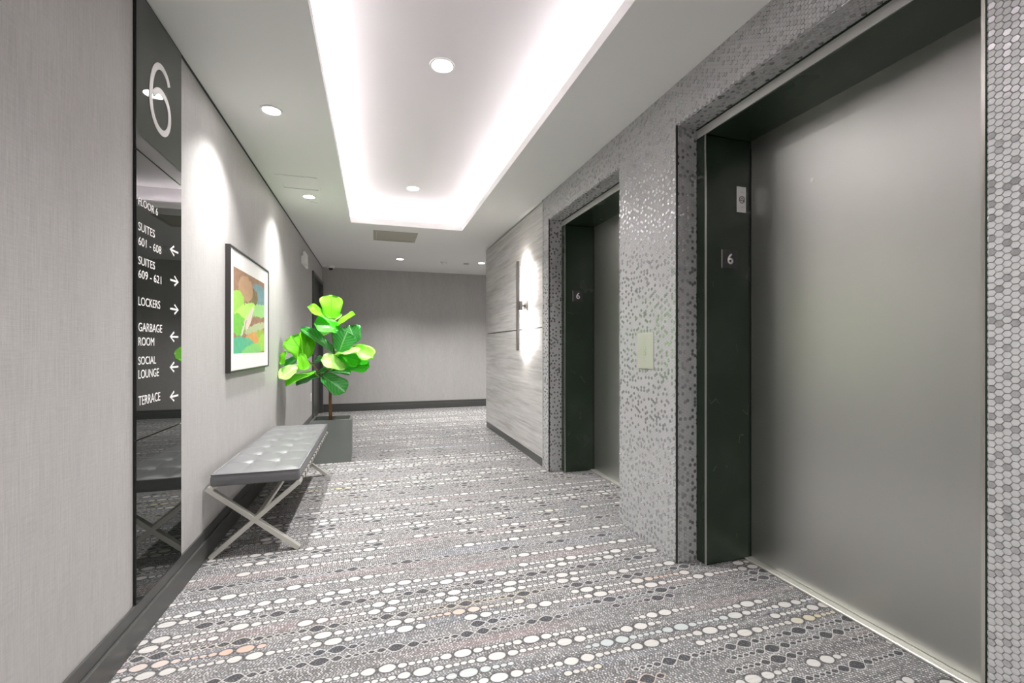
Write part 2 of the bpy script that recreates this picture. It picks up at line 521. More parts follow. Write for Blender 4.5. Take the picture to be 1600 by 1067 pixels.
def hexfield(org, U, V, N, wid, hei, skip=None):
    """fill the rectangle org + [0,wid]U + [0,hei]V with chips standing TH proud along N."""
    global vcount
    org, U, V, N = (np.array(a, float) for a in (org, U, V, N))
    gset = set()
    for i in range(int(wid / CP) + 2):
        for j in range(int(hei / HF) + 2):
            cu = (i + .45) * CP; cv = (j + .45 + (.5 if i % 2 else 0)) * HF
            if cu - HR > wid or cv - HF / 2 > hei: continue
            gl = rng.random() < (.10 if any((i + a, j + b) in gset for a, b in ((0, -1), (-1, 0), (-1, -1), (-1, 1))) else .48)
            if gl: gset.add((i, j))
            c = org + U * cu + V * cv
            if skip is not None and skip(c, cu, cv, wid, hei):
                single.append((c, gl)); continue
            us = np.clip(cu + hexu, .0006, wid - .0006); vs = np.clip(cv + hexv, .0006, hei - .0006)
            if us.max() - us.min() < .003 or vs.max() - vs.min() < .003: continue
            tu, tw = rng.normal(0, .012, 2)
            hs = TH + (us - cu) * tu + (vs - cv) * tw
            base = org + np.outer(us, U) + np.outer(vs, V)
            mu, mv = us.mean(), vs.mean()
            top = org + np.outer(mu + (us - mu) * .93, U) + np.outer(mv + (vs - mv) * .93, V) + np.outer(hs, N)
            tv.append(base); tv.append(top)
            b = vcount
            tf.append([b + 6 + k for k in range(6)])
            for k in range(6):
                tf.append([b + k, b + (k + 1) % 6, b + 6 + (k + 1) % 6, b + 6 + k])
            tm.extend([1 if gl else 0] * 7)
            vcount += 12


def pick(c, cu, cv, wid, hei):
    return .665 < c[1] < .752 and .28 < c[2] < 1.62 and cu > HR and cu < wid - HR


YV = (0, 1, 0); NYV = (0, -1, 0); ZV = (0, 0, 1); NX = (-1, 0, 0); PX = (1, 0, 0)
hexfield((XR, E[0][0], 0), NYV, ZV, NX, 1.6, ZC, pick)                         # nearest strip
hexfield((XR, E[0][0], ZT), YV, ZV, NX, E[0][1] - E[0][0], ZC - ZT)            # over near lift
hexfield((XR, E[0][1], 0), YV, ZV, NX, E[1][0] - E[0][1], ZC)                  # pier
hexfield((XR, E[1][0], ZT), YV, ZV, NX, E[1][1] - E[1][0], ZC - ZT)
hexfield((XR, E[1][1], 0), YV, ZV, NX, PY0 - E[1][1] - .002, ZC)
for (y0, y1, _, _) in E:
    hexfield((XR, y1, 0), PX, ZV, NYV, XF - XR, ZT)                            # reveals
    hexfield((XR, y0, 0), PX, ZV, YV, XF - XR, ZT)
    hexfield((XR, y0, ZT), PX, YV, (0, 0, -1), XF - XR, y1 - y0)
single.sort(key=lambda s: (s[0][0]) ** 2 + s[0][1] ** 2 + (s[0][2] - 1.15) ** 2)


def chip_mesh(mat):
    bm = bmesh.new()
    lo = [bm.verts.new((0, a, b)) for a, b in zip(hexu, hexv)]
    hi = [bm.verts.new((-TH, a * .93, b * .93)) for a, b in zip(hexu, hexv)]
    bm.faces.new(hi)
    for k in range(6): bm.faces.new((lo[k], lo[(k + 1) % 6], hi[(k + 1) % 6], hi[k]))
    bmesh.ops.recalc_face_normals(bm, faces=bm.faces)
    if sum(f.normal.x for f in bm.faces) > 0: bmesh.ops.reverse_faces(bm, faces=bm.faces)
    me = bpy.data.meshes.new('tile'); bm.to_mesh(me); bm.free(); me.materials.append(mat)
    return me


cm = [chip_mesh(m_tile), chip_mesh(m_tileg)]
for n, (c, gl) in enumerate(single):
    if n < 300:
        o = bpy.data.objects.new('tile', cm[1 if gl else 0]); COL.objects.link(o); o.parent = wr
        o.location = Vector(c) - wr.location
        o.rotation_euler = (0, random.gauss(0, .012), random.gauss(0, .012))
    else:
        us, vs = hexu, hexv
        base = np.stack([np.full(6, c[0]), c[1] + us, c[2] + vs], 1)
        top = np.stack([np.full(6, c[0] - TH), c[1] + us * .93, c[2] + vs * .93], 1)
        tv.append(base); tv.append(top); b = vcount
        tf.append([b + 6 + k for k in range(6)])
        for k in range(6): tf.append([b + k, b + (k + 1) % 6, b + 6 + (k + 1) % 6, b + 6 + k])
        tm.extend([1 if gl else 0] * 7); vcount += 12
me = bpy.data.meshes.new('tile_mosaic')
me.from_pydata(np.concatenate(tv).tolist(), [], tf)
me.materials.append(m_tile); me.materials.append(m_tileg)
me.polygons.foreach_set('material_index', np.array(tm, dtype=np.int32)); me.update()
o = bpy.data.objects.new('tile_mosaic', me); COL.objects.link(o); o.parent = wr; o.location = (-XR, 0, 0)
o['kind'] = 'stuff'

# ------------------------------------------------------------------ lifts
LBL = ['wide dark lift entrance nearest the camera with satin metal door', 'narrower looking dark lift entrance beyond the tiled pier, beside the wood panels']
for (y0, y1, f0, f1), lb in zip(E, LBL):
    t = empty('elevator_entrance', (XF, (y0 + y1) / 2, 0), lb, 'elevator', 'lift entrances in the mosaic wall')
    L0 = tuple(t.location)
    bm = bmesh.new()
    box(bm, XF + .002, XD + .05, f1, y1 + .03, .002, ZH, .004)
    bake(bm, 'jamb', m_jamb, t, L0)
    bake(B(XF + .002, XD + .05, y0 - .03, f0, .002, ZH, .004), 'jamb', m_jamb, t, L0)
    bm = B(XF + .002, XD + .05, y0 - .03, y1 + .03, ZH, 2.46, .003)
    bake(bm, 'header', m_jamb, t, L0)
    bake(B(XF - .002, XF + .002, f0 - .002, y1 - .004, ZH + .003, ZH + .046), 'header_trim', m_trim, t, L0)
    bake(B(XF - .003, XF + .004, f1 - .003, f1 + .004, .004, ZH), 'edge_bead', m_steel, t, L0)
    bake(B(XF - .003, XF + .004, f0 - .006, f0 + .003, .004, ZH), 'edge_bead', m_steel, t, L0)
    bm = B(XD, XD + .035, f0 - .02, f1 - .004, .014, ZH + .02)
    bake(bm, 'door_panel', m_door, t, L0)
    bake(B(XD - .004, XD + .03, f1 - .006, f1 - .001, .014, ZH - .04), 'door_gasket', m_black, t, L0)
    bake(B(XD - .040, XD + .03, f0, f1, .001, .012, .002), 'sill', m_alu, t, L0)
    if y0 < 1:
        bm = cyl(bmesh.new(), (XD + .0005, 1.593, 1.931), .010, -.003, 'X', 20)
        kh = bake(bm, 'keyhole', m_steel, t, (XD, 1.593, 1.931))
        bake(cyl(bmesh.new(), (XD - .0022, 1.593, 1.931), .004, -.001, 'X', 12), 'key_slot', m_black, kh, (XD, 1.593, 1.931))

# ------------------------------------------------------------------ lettering
dg_cache = []


def text(body, name, box_yz, plane, facing, mat, parent, loc, depth=.0008, bold=False):
    """flat raised lettering fitted into (u0,u1,z0,z1) on a wall plane; facing '+X' or '-Y'."""
    cu = bpy.data.curves.new(name, 'FONT'); cu.body = body; cu.resolution_u = 4
    if bold: cu.offset = .018
    ob = bpy.data.objects.new(name, cu); COL.objects.link(ob)
    dg = bpy.context.evaluated_depsgraph_get()
    me = bpy.data.meshes.new_from_object(ob.evaluated_get(dg))
    bpy.data.objects.remove(ob); bpy.data.curves.remove(cu)
    bm = bmesh.new(); bm.from_mesh(me); bpy.data.meshes.remove(me)
    xs = [v.co.x for v in bm.verts]; ys = [v.co.y for v in bm.verts]
    u0, u1, z0, z1 = box_yz
    for v in bm.verts:
        a = u0 + (v.co.x - min(xs)) / (max(xs) - min(xs)) * (u1 - u0)
        b = z0 + (v.co.y - min(ys)) / (max(ys) - min(ys)) * (z1 - z0)
        v.co = Vector((plane, a, b)) if facing == '+X' else Vector((a, plane, b))
    r = bmesh.ops.extrude_face_region(bm, geom=bm.faces[:])
    dv = Vector((depth, 0, 0)) if facing == '+X' else Vector((0, -depth, 0))
    bmesh.ops.translate(bm, verts=[g for g in r['geom'] if isinstance(g, bmesh.types.BMVert)], vec=dv)
    return bake(bm, name, mat, parent, loc)


def ribbon(pts, wd, plane, depth):
    """a stroke of even width through (y, z) points on an X plane."""
    bm = bmesh.new(); P = [Vector((0, a, b)) for a, b in pts]; rows = []
    for i, p in enumerate(P):
        d = (P[min(i + 1, len(P) - 1)] - P[max(i - 1, 0)]).normalized(); n = Vector((0, -d.z, d.y)) * wd / 2
        rows.append([bm.verts.new(Vector((plane + h, p.y, p.z)) + s * n) for h in (0, depth) for s in (-1, 1)])
    for a, b in zip(rows, rows[1:]):
        for q in ((0, 1), (1, 3), (3, 2), (2, 0)):
            bm.faces.new((a[q[0]], a[q[1]], b[q[1]], b[q[0]]))
    for e in (rows[0], rows[-1]): bm.faces.new((e[0], e[1], e[3], e[2]))
    return bm


def smooth_path(pts, n=6):
    out = []; P = [Vector((*p, 0)) for p in pts]
    for i in range(len(P) - 1):
        p0, p1, p2, p3 = P[max(i - 1, 0)], P[i], P[i + 1], P[min(i + 2, len(P) - 1)]
        for k in range(n):
            t = k / n
            q = .5 * ((2 * p1) + (p2 - p0) * t + (2 * p0 - 5 * p1 + 4 * p2 - p3) * t * t + (3 * p1 - p0 - 3 * p2 + p3) * t ** 3)
            out.append((q.x, q.y))
    out.append(tuple(pts[-1])); return out


# directory board of black glass on the left wall
MY0, MY1 = 2.073, 2.493
PXM = XL + .011
bd = empty('wall_directory', (XL, (MY0 + MY1) / 2, .156), 'tall black glass directory board with a large white 6 and suite arrows', 'sign')
LB = tuple(bd.location)
bake(B(XL + .0005, XL + .005, MY0 - .001, MY1 - .001, .156, ZC - .013), 'backing', m_black, bd, LB)
for z0, z1 in ((.157, .786), (.790, 1.911), (1.915, ZC - .014)):
    bake(B(XL + .005, PXM, MY0, MY1, z0, z1, .001), 'glass_panel', m_glass, bd, LB)
six = [(2.369, 2.305), (2.355, 2.328), (2.332, 2.343), (2.300, 2.350), (2.262, 2.338), (2.230, 2.305), (2.209, 2.255), (2.200, 2.195), (2.204, 2.145), (2.226, 2.103),
       (2.266, 2.076), (2.318, 2.076), (2.356, 2.105), (2.374, 2.150), (2.370, 2.196), (2.345, 2.228), (2.300, 2.243), (2.255, 2.230), (2.222, 2.200)]
bake(ribbon(smooth_path([(a - .013, b) for a, b in six]), .026, PXM, .002), 'numeral', m_letter, bd, LB)
rows = [('FLOOR 6', 2.262, 1.704, 1.734), ('SUITES', 2.235, 1.604, 1.637), ('601 - 608', 2.294, 1.547, 1.580), ('SUITES', 2.236, 1.472, 1.504), ('609 - 621', 2.294, 1.419, 1.452),
        ('LOCKERS', 2.284, 1.312, 1.346), ('GARBAGE', 2.302, 1.211, 1.245), ('ROOM', 2.230, 1.155, 1.188), ('SOCIAL', 2.246, 1.080, 1.112), ('LOUNGE', 2.272, 1.026, 1.060), ('TERRACE', 2.284, .921, .958)]
for body, yr_, z0, z1 in rows:
    text(body, 'lettering', (2.087, yr_ - .013, z0, z1), PXM, '+X', m_letter, bd, LB, .001)
for z, s in ((1.588, -1), (1.452, 1), (1.322, 1), (1.196, -1), (1.058, -1), (.925, -1)):
    c = 2.412; h = .042 * s
    bm = ribbon([(c - h, z), (c + h * .96, z)], .0085, PXM, .001)
    b2 = ribbon([(c + h * .05, z + .021), (c + h, z), (c + h * .05, z - .021)], .0085, PXM, .0011)
    tmp = bpy.data.meshes.new('t'); b2.to_mesh(tmp); b2.free(); bm.from_mesh(tmp); bpy.data.meshes.remove(tmp)
    bake(bm, 'arrow', m_letter, bd, LB)

# floor-number plates on the lift jambs
for x0, x1, yj, lb in ((1.762, 1.866, 1.952, 'square charcoal plate with white 6 on the jamb of the nearest lift'), (1.738, 1.838, 3.775, 'square charcoal plate with white 6 on the jamb of the farther lift')):
    t = empty('floor_number_sign', ((x0 + x1) / 2, yj, 1.62), lb, 'sign', 'lift floor number plates')
    bake(B(x0, x1, yj - .004, yj + .001, 1.570, 1.668, .0008), 'plate', m_plate, t, tuple(t.location))
    bake(B(x0 - .0015, x0 + .001, yj - .0045, yj, 1.570, 1.668), 'plate_edge', m_alu, t, tuple(t.location))
    cxm = (x0 + x1) / 2 + .002
    text('6', 'numeral', (cxm - .019, cxm + .019, 1.592, 1.650), yj - .004, '-Y', m_letter, t, tuple(t.location), .001, True)

# white plaque with a round symbol, higher on the nearest jamb
t = empty('jamb_plaque', (1.891, 1.952, 1.945), 'narrow white plaque with a round black symbol, above the number plate of the nearest lift', 'sign')
LQ = tuple(t.location)
bake(B(1.861, 1.921, 1.949, 1.953, 1.876, 2.014, .0008), 'plate', m_white, t, LQ)
bm = bmesh.new(); n = 28
for r0, r1, cz in ((.0155, .0185, 1.944),):
    A1 = [[bm.verts.new((1.893 + r * math.cos(2 * math.pi * i / n), 1.949 - h, cz + r * 1.05 * math.sin(2 * math.pi * i / n))) for i in range(n)] for r, h in ((r0, 0), (r1, 0), (r1, .0008), (r0, .0008))]
    for a in range(4):
        for i in range(n): bm.faces.new((A1[a][i], A1[a][(i + 1) % n], A1[(a + 1) % 4][(i + 1) % n], A1[(a + 1) % 4][i]))
bake(bm, 'ring_mark', m_black, t, LQ)
bm = bmesh.new()
bar(bm, (1.880, 1.9486, 1.940), (1.908, 1.9486, 1.936), .0008, .003)
bar(bm, (1.884, 1.9486, 1.940), (1.889, 1.9486, 1.953), .0008, .0025)
bar(bm, (1.889, 1.9486, 1.953), (1.897, 1.9486, 1.953), .0008, .0025)
bar(bm, (1.897, 1.9486, 1.953), (1.904, 1.9486, 1.938), .0008, .0025)
bake(bm, 'helmet_mark', m_black, t, LQ)
for fz in (1.984, 1.904):
    bake(B(1.884, 1.902, 1.9484, 1.949, fz, fz + .002), 'printed_line', m_trim, t, LQ)

# call button panel on the tiled pier
t = empty('call_button_panel', (XR - .003, 2.304, 1.126), 'brushed steel lift call panel on the tiled pier between the lifts', 'button panel')
LQ = tuple(t.location)
bake(B(XR - .0075, XR - .001, 2.224, 2.384, 1.022, 1.233, .001), 'faceplate', m_chrome, t, LQ)
for pz, tri in ((1.142, math.pi / 2), (1.112, -math.pi / 2)):
    bake(cyl(bmesh.new(), (XR - .0072, 2.304, pz), .0125, -.0015, 'X', 24), 'button', m_steel, t, (XR, 2.304, pz))
    bm = bmesh.new()
    vs = [bm.verts.new((XR - .0087 - h, 2.304 + .006 * math.cos(tri + k * 2 * math.pi / 3), pz + .006 * math.sin(tri + k * 2 * math.pi / 3))) for h in (0, .001) for k in range(3)]
    for f_ in ((0, 1, 2), (3, 4, 5), (0, 1, 4, 3), (1, 2, 5, 4), (2, 0, 3, 5)): bm.faces.new([vs[i] for i in f_])
    bake(bm, 'arrow', m_letter, t, (XR, 2.304, pz))
for zz in (1.196, 1.066):
    bake(cyl(bmesh.new(), (XR - .0072, 2.304, zz), .004, -.0015, 'X', 12), 'screw', m_steel, t, LQ)

# ------------------------------------------------------------------ wall sconce on the wood panels
t = empty('wall_sconce', (XR - .003, 4.5, 1.585), 'slim dark vertical bar light glowing on the wood panel', 'wall lamp')
LQ = tuple(t.location)
XB = 1.425
bake(B(XB, XB + .022, 4.487, 4.513, 1.112, 2.050, .002), 'bar_housing', m_bronze, t, LQ)
bake(B(XB + .022, XB + .0245, 4.489, 4.511, 1.120, 2.042), 'led_strip', m_sled, t, LQ)
for sy in (4.4855, 4.5125):
    bake(B(XB + .001, XB + .027, sy, sy + .002, 1.112, 2.050), 'side_flange', m_bronze, t, LQ)
bake(B(XB + .0246, XB + .06, 4.478, 4.522, 1.535, 1.632, .002), 'bracket', m_bronze, t, LQ)
bake(B(XB + .06, XR - .012, 4.494, 4.506, 1.575, 1.595), 'arm', m_bronze, t, LQ)
bake(B(XR - .0125, XR - .002, 4.44, 4.56, 1.525, 1.645, .002), 'wall_plate', m_bronze, t, LQ)

# ------------------------------------------------------------------ ceiling fittings
DL = [(.377, 2.63, ZT2, .058, 'round recessed downlight in the lit tray, nearest the camera'), (.377, 4.76, ZT2, .058, 'round recessed downlight in the lit tray, at its far end'),
      (-.587, 2.955, ZC, .046, 'bright downlight in the left soffit, nearest the directory board'), (-.589, 4.55, ZC, .046, 'bright downlight in the left soffit, above the plant and beside the white access panel'),
      (.381, 7.353, ZC, .050, 'small round downlight in the low ceiling near the corridor end'), (1.70, 7.30, ZC, .050, 'downlight half hidden behind the wood panelled corner'),
      (.377, .50, ZT2, .058, 'downlight in the tray above the camera, outside the view'), (-.587, -.4, ZC, .046, 'added fill downlight in the left soffit beside the camera, outside the view'), (.3, -1.7, ZC, .05, 'added fill downlight in the ceiling behind the camera, outside the view'), (3.2, 7.3, ZC, .05, 'downlight in the side corridor beyond the wood panels, outside the view')]  # those beside and behind the camera are unseen, added to brighten the near end
TILT = {}
for (x0, y0, z0, rad, lb) in DL:
    t = empty('ceiling_downlight', (x0, y0, z0), lb, 'ceiling light', 'recessed ceiling downlights')
    LQ = (x0, y0, z0)
    bake(ring(bmesh.new(), LQ, rad, rad + .016, .006), 'trim_ring', m_ceil, t, LQ)
    bake(cyl(bmesh.new(), (x0, y0, z0), rad, -.002, 'Z', 32), 'lens', m_lens, t, LQ)
    ld = bpy.data.lights.new('downlight_lamp', 'SPOT'); ld.energy = SPOT_W * (1. if z0 > ZC + .1 else 1.0 if y0 > 7 else .6); ld.spot_size = math.radians(125 if z0 > ZC + .1 else 116); ld.spot_blend = 1.0
    ld.shadow_soft_size = .045; ld.color = (1., .98, .96)
    lo = bpy.data.objects.new('downlight_lamp', ld); COL.objects.link(lo); lo.parent = t; lo.location = (0, 0, -.012)

# cove tape lights, one for each side of the tray
for nm, bx in (('left', (TX0 - .09, TX0 - .07, TY0, TY1)), ('right', (TX1 + .07, TX1 + .09, TY0, TY1)), ('far', (TX0, TX1, TY1 + .07, TY1 + .09)), ('near', (TX0, TX1, TY0 - .09, TY0 - .07))):
    t = empty('cove_light', ((bx[0] + bx[1]) / 2, (bx[2] + bx[3]) / 2, ZC + .02), f'hidden tape light in the {nm} pocket of the ceiling tray', 'strip light', 'tape lights in the ceiling tray')
    LQ = tuple(t.location)
    bake(B(*bx, ZC + .0195, ZC + .055), 'channel', m_white, t, LQ)
    bake(B(bx[0] + .001, bx[1] - .001, bx[2] + .001, bx[3] - .001, ZC + .055, ZC + .060), 'led_tape', m_led, t, LQ)


def hatch(name, x0, x1, y0, y1, mf, mp, label, cat, gap, proud):
    t = empty(name, ((x0 + x1) / 2, (y0 + y1) / 2, ZC), label, cat); LQ = tuple(t.location)
    bm = bmesh.new(); w_ = gap
    for r_ in ((x0, x1, y0, y0 + w_), (x0, x1, y1 - w_, y1), (x0, x0 + w_, y0 + w_, y1 - w_), (x1 - w_, x1, y0 + w_, y1 - w_)):
        box(bm, *r_, ZC - proud, ZC + .001)
    bake(bm, 'frame', mf, t, LQ)
    bake(B(x0 + w_ + .003, x1 - w_ - .003, y0 + w_ + .003, y1 - w_ - .003, ZC - proud + .004, ZC + .001), 'panel', mp, t, LQ)
    return t


hatch('access_panel', -.785, -.463, 4.03, 4.36, m_ceil, m_ceil, 'white square access panel flush in the left soffit', 'access panel', .022, .006)
hatch('ceiling_grille', -.02, .507, 5.63, 6.13, m_beige, m_beige, 'beige framed rectangular grille in the ceiling beyond the tray', 'grille', .035, .007)

t = empty('ceiling_disc', (-.578, 4.745, ZC), 'small flat white disc on the left soffit behind the second downlight', 'sprinkler cover', 'flat discs on the ceiling')
bake(cyl(bmesh.new(), tuple(t.location), .043, -.007, 'Z', 28), 'cover', m_ceil, t, tuple(t.location))
t = empty('ceiling_disc', (1.47, 7.45, ZC), 'small grey disc on the low ceiling near the wood panelled corner', 'sprinkler cover', 'flat discs on the ceiling')
bake(cyl(bmesh.new(), tuple(t.location), .05, -.008, 'Z', 28), 'cover', m_trim, t, tuple(t.location))

t = empty('smoke_detector', (1.09, 7.39, ZC), 'white smoke detector on the low ceiling near the corridor end', 'smoke detector'); LQ = tuple(t.location)
bake(cyl(bmesh.new(), LQ, .062, -.022, 'Z', 28, .056), 'base', m_white, t, LQ)
bake(cyl(bmesh.new(), (1.09, 7.39, ZC - .022), .040, -.028, 'Z', 24, .024), 'sensor_cap', m_white, t, LQ)
bake(ring(bmesh.new(), (1.09, 7.39, ZC - .021), .040, .048, .003), 'vent_ring', m_black, t, LQ)

t = empty('security_camera', (-.73, 8.31, ZC), 'small white dome camera on the ceiling in the far left corner', 'camera'); LQ = tuple(t.location)
bake(cyl(bmesh.new(), LQ, .065, -.045, 'Z', 28, .06), 'housing', m_white, t, LQ)
bm = bmesh.new(); bmesh.ops.create_uvsphere(bm, u_segments=20, v_segments=10, radius=.038); bmesh.ops.translate(bm, verts=bm.verts, vec=(-.73, 8.31, ZC - .043))
bake(bm, 'dome', m_black, t, LQ, True)
bm = B(-.83, -.79, 8.30, 8.32, ZC - .02, ZC, .003); bake(bm, 'conduit', m_white, t, LQ)

# ------------------------------------------------------------------ fittings on the left wall
t = empty('fire_alarm_strobe', (XL, 6.35, 2.29), 'white fire alarm horn and strobe high on the left wall before the door', 'alarm'); LQ = tuple(t.location)
bake(B(XL, XL + .028, 6.30, 6.58, 2.20, 2.385, .004), 'mounting_plate', m_white, t, LQ)
bake(B(XL, XL + .06, 6.15, 6.295, 2.20, 2.30, .008, 2), 'strobe_lens', m_white, t, LQ)
bm = bmesh.new()
for k in range(4): box(bm, XL + .027, XL + .031, 6.34, 6.54, 2.235 + k * .03, 2.245 + k * .03)
bake(bm, 'horn_slot', m_trim, t, LQ)

t = empty('power_outlet', (XL, 7.08, .42), 'white power outlet low on the left wall beside the door frame', 'outlet'); LQ = tuple(t.location)
bake(B(XL, XL + .007, 7.045, 7.115, .362, .478, .002), 'cover_plate', m_white, t, LQ)
for sz in (.43, .378):
    bake(B(XL + .006, XL + .009, 7.062, 7.098, sz, sz + .032, .001), 'socket', m_lensoff, t, LQ)
t = empty('card_reader', (XL, 7.15, 1.09), 'small dark card reader on the left wall beside the door', 'card reader'); LQ = tuple(t.location)
bake(B(XL, XL + .022, 7.125, 7.175, 1.03, 1.17, .004), 'housing', m_black, t, LQ)
bake(B(XL + .022, XL + .0232, 7.145, 7.155, 1.135, 1.15), 'indicator', m_letter, t, LQ)

# framed picture
t = empty('framed_picture', (XL, 3.8, 1.385), 'black framed watercolour of green pond leaves in a wide white mount', 'picture'); LQ = tuple(t.location)
Y0, Y1, Z0, Z1, FD = 3.178, 4.235, .985, 1.792, .030
bm = bmesh.new(); fw = .014
for r_ in ((Y0, Y1, Z0, Z0 + fw), (Y0, Y1, Z1 - fw, Z1), (Y0, Y0 + fw, Z0 + fw, Z1 - fw), (Y1 - fw, Y1, Z0 + fw, Z1 - fw)):
    box(bm, XL + .001, XL + FD, *r_, .001)
bake(bm, 'frame', m_frame, t, LQ)
bake(B(XL + .003, XL + FD - .005, Y0 + fw, Y1 - fw, Z0 + fw, Z1 - fw), 'mount', m_mat, t, LQ)
bm = bmesh.new(); uvl = bm.loops.layers.uv.new()
ay0, ay1, az0, az1 = 3.255, 4.09, 1.107, 1.667
vs = [bm.verts.new((XL + FD - .0044, a, b)) for a, b in ((ay0, az0), (ay1, az0), (ay1, az1), (ay0, az1))]
f = bm.faces.new(vs)
for l, q_ in zip(f.loops, ((0, 0), (1, 0), (1, 1), (0, 1))): l[uvl].uv = q_
bake(bm, 'painting', m_art, t, LQ)

# ------------------------------------------------------------------ bench
BX0, BX1, BY0, BY1 = -.866, -.405, 2.79, 4.345
bt = empty('bench', ((BX0 + BX1) / 2, (BY0 + BY1) / 2, 0), 'grey tufted leather bench on crossed steel legs against the left wall', 'bench')
LQ = tuple(bt.location)
for ye in (BY0 + .017, BY1 - .017):
    bake(bar(bmesh.new(), (BX0 + .010, 0, .004), (BX1 - .006, 0, .385), .034, .024), 'leg', m_chrome, bt, LQ)
    o = [c for c in bt.children][-1]; o.location.y += ye
    bake(bar(bmesh.new(), (BX1 - .010, 0, .004), (BX0 - .006, 0, .384), .0345, .024), 'leg', m_chrome, bt, LQ)
    o = [c for c in bt.children][-1]; o.location.y += ye
for xr_ in (BX0 + .002, BX1 - .026):
    bake(B(xr_, xr_ + .024, BY0, BY1, .366, .390, .002), 'side_rail', m_chrome, bt, LQ)
for k in range(15):
    yk = BY0 + .10 + k * (BY1 - BY0 - .2) / 14
    bm = bmesh.new()
    box(bm, BX1 - .029, BX1 + .001, yk - .006, yk + .006, .3635, .3915, .001)
    box(bm, BX0 + .02, BX1 - .02, yk - .012, yk + .012, .386, .3915)
    bake(bm, 'strap', m_black, bt, LQ)
bake(B(-.648, -.624, BY0 + .035, BY1 - .035, .178, .202, .002), 'stretcher', m_chrome, bt, LQ)
# cushion as one puffed surface
CX0, CX1, CY0, CY1, CZ0, CZ1 = BX0 + .020, BX1 - .010, BY0 + .004, BY1 - .008, .3915, .455
NXC, NYC = 42, 126
bm = bmesh.new(); bmx = []


def puff(a, b):
    ga, gb = a * 3, b * 7
    s = (abs(math.sin(math.pi * ga)) * abs(math.sin(math.pi * gb))) ** .45
    e = min(a, 1 - a) * (CX1 - CX0); e2 = min(b, 1 - b) * (CY1 - CY0)
    edge = min(1, min(e, e2) / .05) ** .5
    i, j = round(ga), round(gb)
    seam = (abs(ga - i) if 0 < i < 3 else 1, abs(gb - j) if 0 < j < 7 else 1)
    h = .009 * s
    if seam[0] > .5: h = .009 * (abs(math.sin(math.pi * gb))) ** .45
    pit = 0
    if 0 < i < 3 and 0 < j < 7:
        d2 = ((ga - i) / 3 * (CX1 - CX0)) ** 2 + ((gb - j) / 7 * (CY1 - CY0)) ** 2
        pit = .013 * math.exp(-d2 / .0011)
    return (h + .006) * edge - pit * edge


G = [[bm.verts.new((CX0 + a / NXC * (CX1 - CX0), CY0 + b / NYC * (CY1 - CY0), CZ1 + puff(a / NXC, b / NYC))) for b in range(NYC + 1)] for a in range(NXC + 1)]
for a in range(NXC):
    for b in range(NYC): bm.faces.new((G[a][b], G[a + 1][b], G[a + 1][b + 1], G[a][b + 1]))
loop = [G[a][0] for a in range(NXC + 1)] + [G[NXC][b] for b in range(1, NYC + 1)] + [G[a][NYC] for a in range(NXC - 1, -1, -1)] + [G[0][b] for b in range(NYC - 1, 0, -1)]
cxm, cym = (CX0 + CX1) / 2, (CY0 + CY1) / 2
prev = loop
for dz, ex in ((-.008, .004), (-.03, .006), (-.054, .004), (-.0635, -.002)):
    cur = []
    for v in loop:
        sxn = 1 if v.co.x > CX1 - 1e-4 else (-1 if v.co.x < CX0 + 1e-4 else 0); syn = 1 if v.co.y > CY1 - 1e-4 else (-1 if v.co.y < CY0 + 1e-4 else 0)
        cur.append(bm.verts.new((v.co.x + sxn * ex, v.co.y + syn * ex, CZ1 + dz)))
    for i in range(len(loop)): bm.faces.new((prev[i], prev[(i + 1) % len(loop)], cur[(i + 1) % len(loop)], cur[i]))
    prev = cur
bm.faces.new(prev)
cu_o = bake(bm, 'cushion', m_leather, bt, LQ, True)
pts = [(CX0 - .002, CY0 - .002), (CX1 + .002, CY0 - .002), (CX1 + .002, CY1 + .002), (CX0 - .002, CY1 + .002)]
bm = bmesh.new()
for a, b in zip(pts, pts[1:] + pts[:1]): tube(bm, [(*a, CZ1), (*b, CZ1)], [.0035, .0035], 8)
bake(bm, 'piping', m_leather, cu_o, LQ, True).location = (0, 0, 0)
for i in (1, 2):
    for j in range(1, 7):
        c = (CX0 + i / 3 * (CX1 - CX0), CY0 + j / 7 * (CY1 - CY0), CZ1 - .004)
        bm = bmesh.new(); bmesh.ops.create_uvsphere(bm, u_segments=12, v_segments=8, radius=.011)
        for v in bm.verts: v.co.z *= .45
        bmesh.ops.translate(bm, verts=bm.verts, vec=c)
        bake(bm, 'button', m_leather, cu_o, LQ, True).location = (0, 0, 0)

# ------------------------------------------------------------------ planter and fiddle leaf tree
pt = empty('square_planter', (-.416, 4.925, 0), 'square charcoal planter box behind the far end of the bench', 'planter'); LQ = tuple(pt.location)
X0, X1, Y0, Y1, ZP, wl = -.604, -.228, 4.76, 5.09, .424, .022
bm = bmesh.new()
v = [[bm.verts.new((a, b, z)) for a, b in ((X0 + i, Y0 + i), (X1 - i, Y0 + i), (X1 - i, Y1 - i), (X0 + i, Y1 - i))] for i, z in ((.004, 0), (0, ZP), (wl, ZP), (wl, .34))]
for A_, B_ in zip(v, v[1:]):
    for k in range(4): bm.faces.new((A_[k], A_[(k + 1) % 4], B_[(k + 1) % 4], B_[k]))
bm.faces.new(v[0][::-1]); bm.faces.new(v[3])
bake(bm, 'box', m_planter, pt, LQ)
bm = bmesh.new(); N = 14
G = [[bm.verts.new((X0 + wl + (X1 - X0 - 2 * wl) * a / N, Y0 + wl + (Y1 - Y0 - 2 * wl) * b / N, .385 + random.uniform(-.005, .006))) for b in range(N + 1)] for a in range(N + 1)]
for a in range(N):
    for b in range(N): bm.faces.new((G[a][b], G[a + 1][b], G[a + 1][b + 1], G[a][b + 1]))
bake(bm, 'soil', m_soil, pt, LQ)

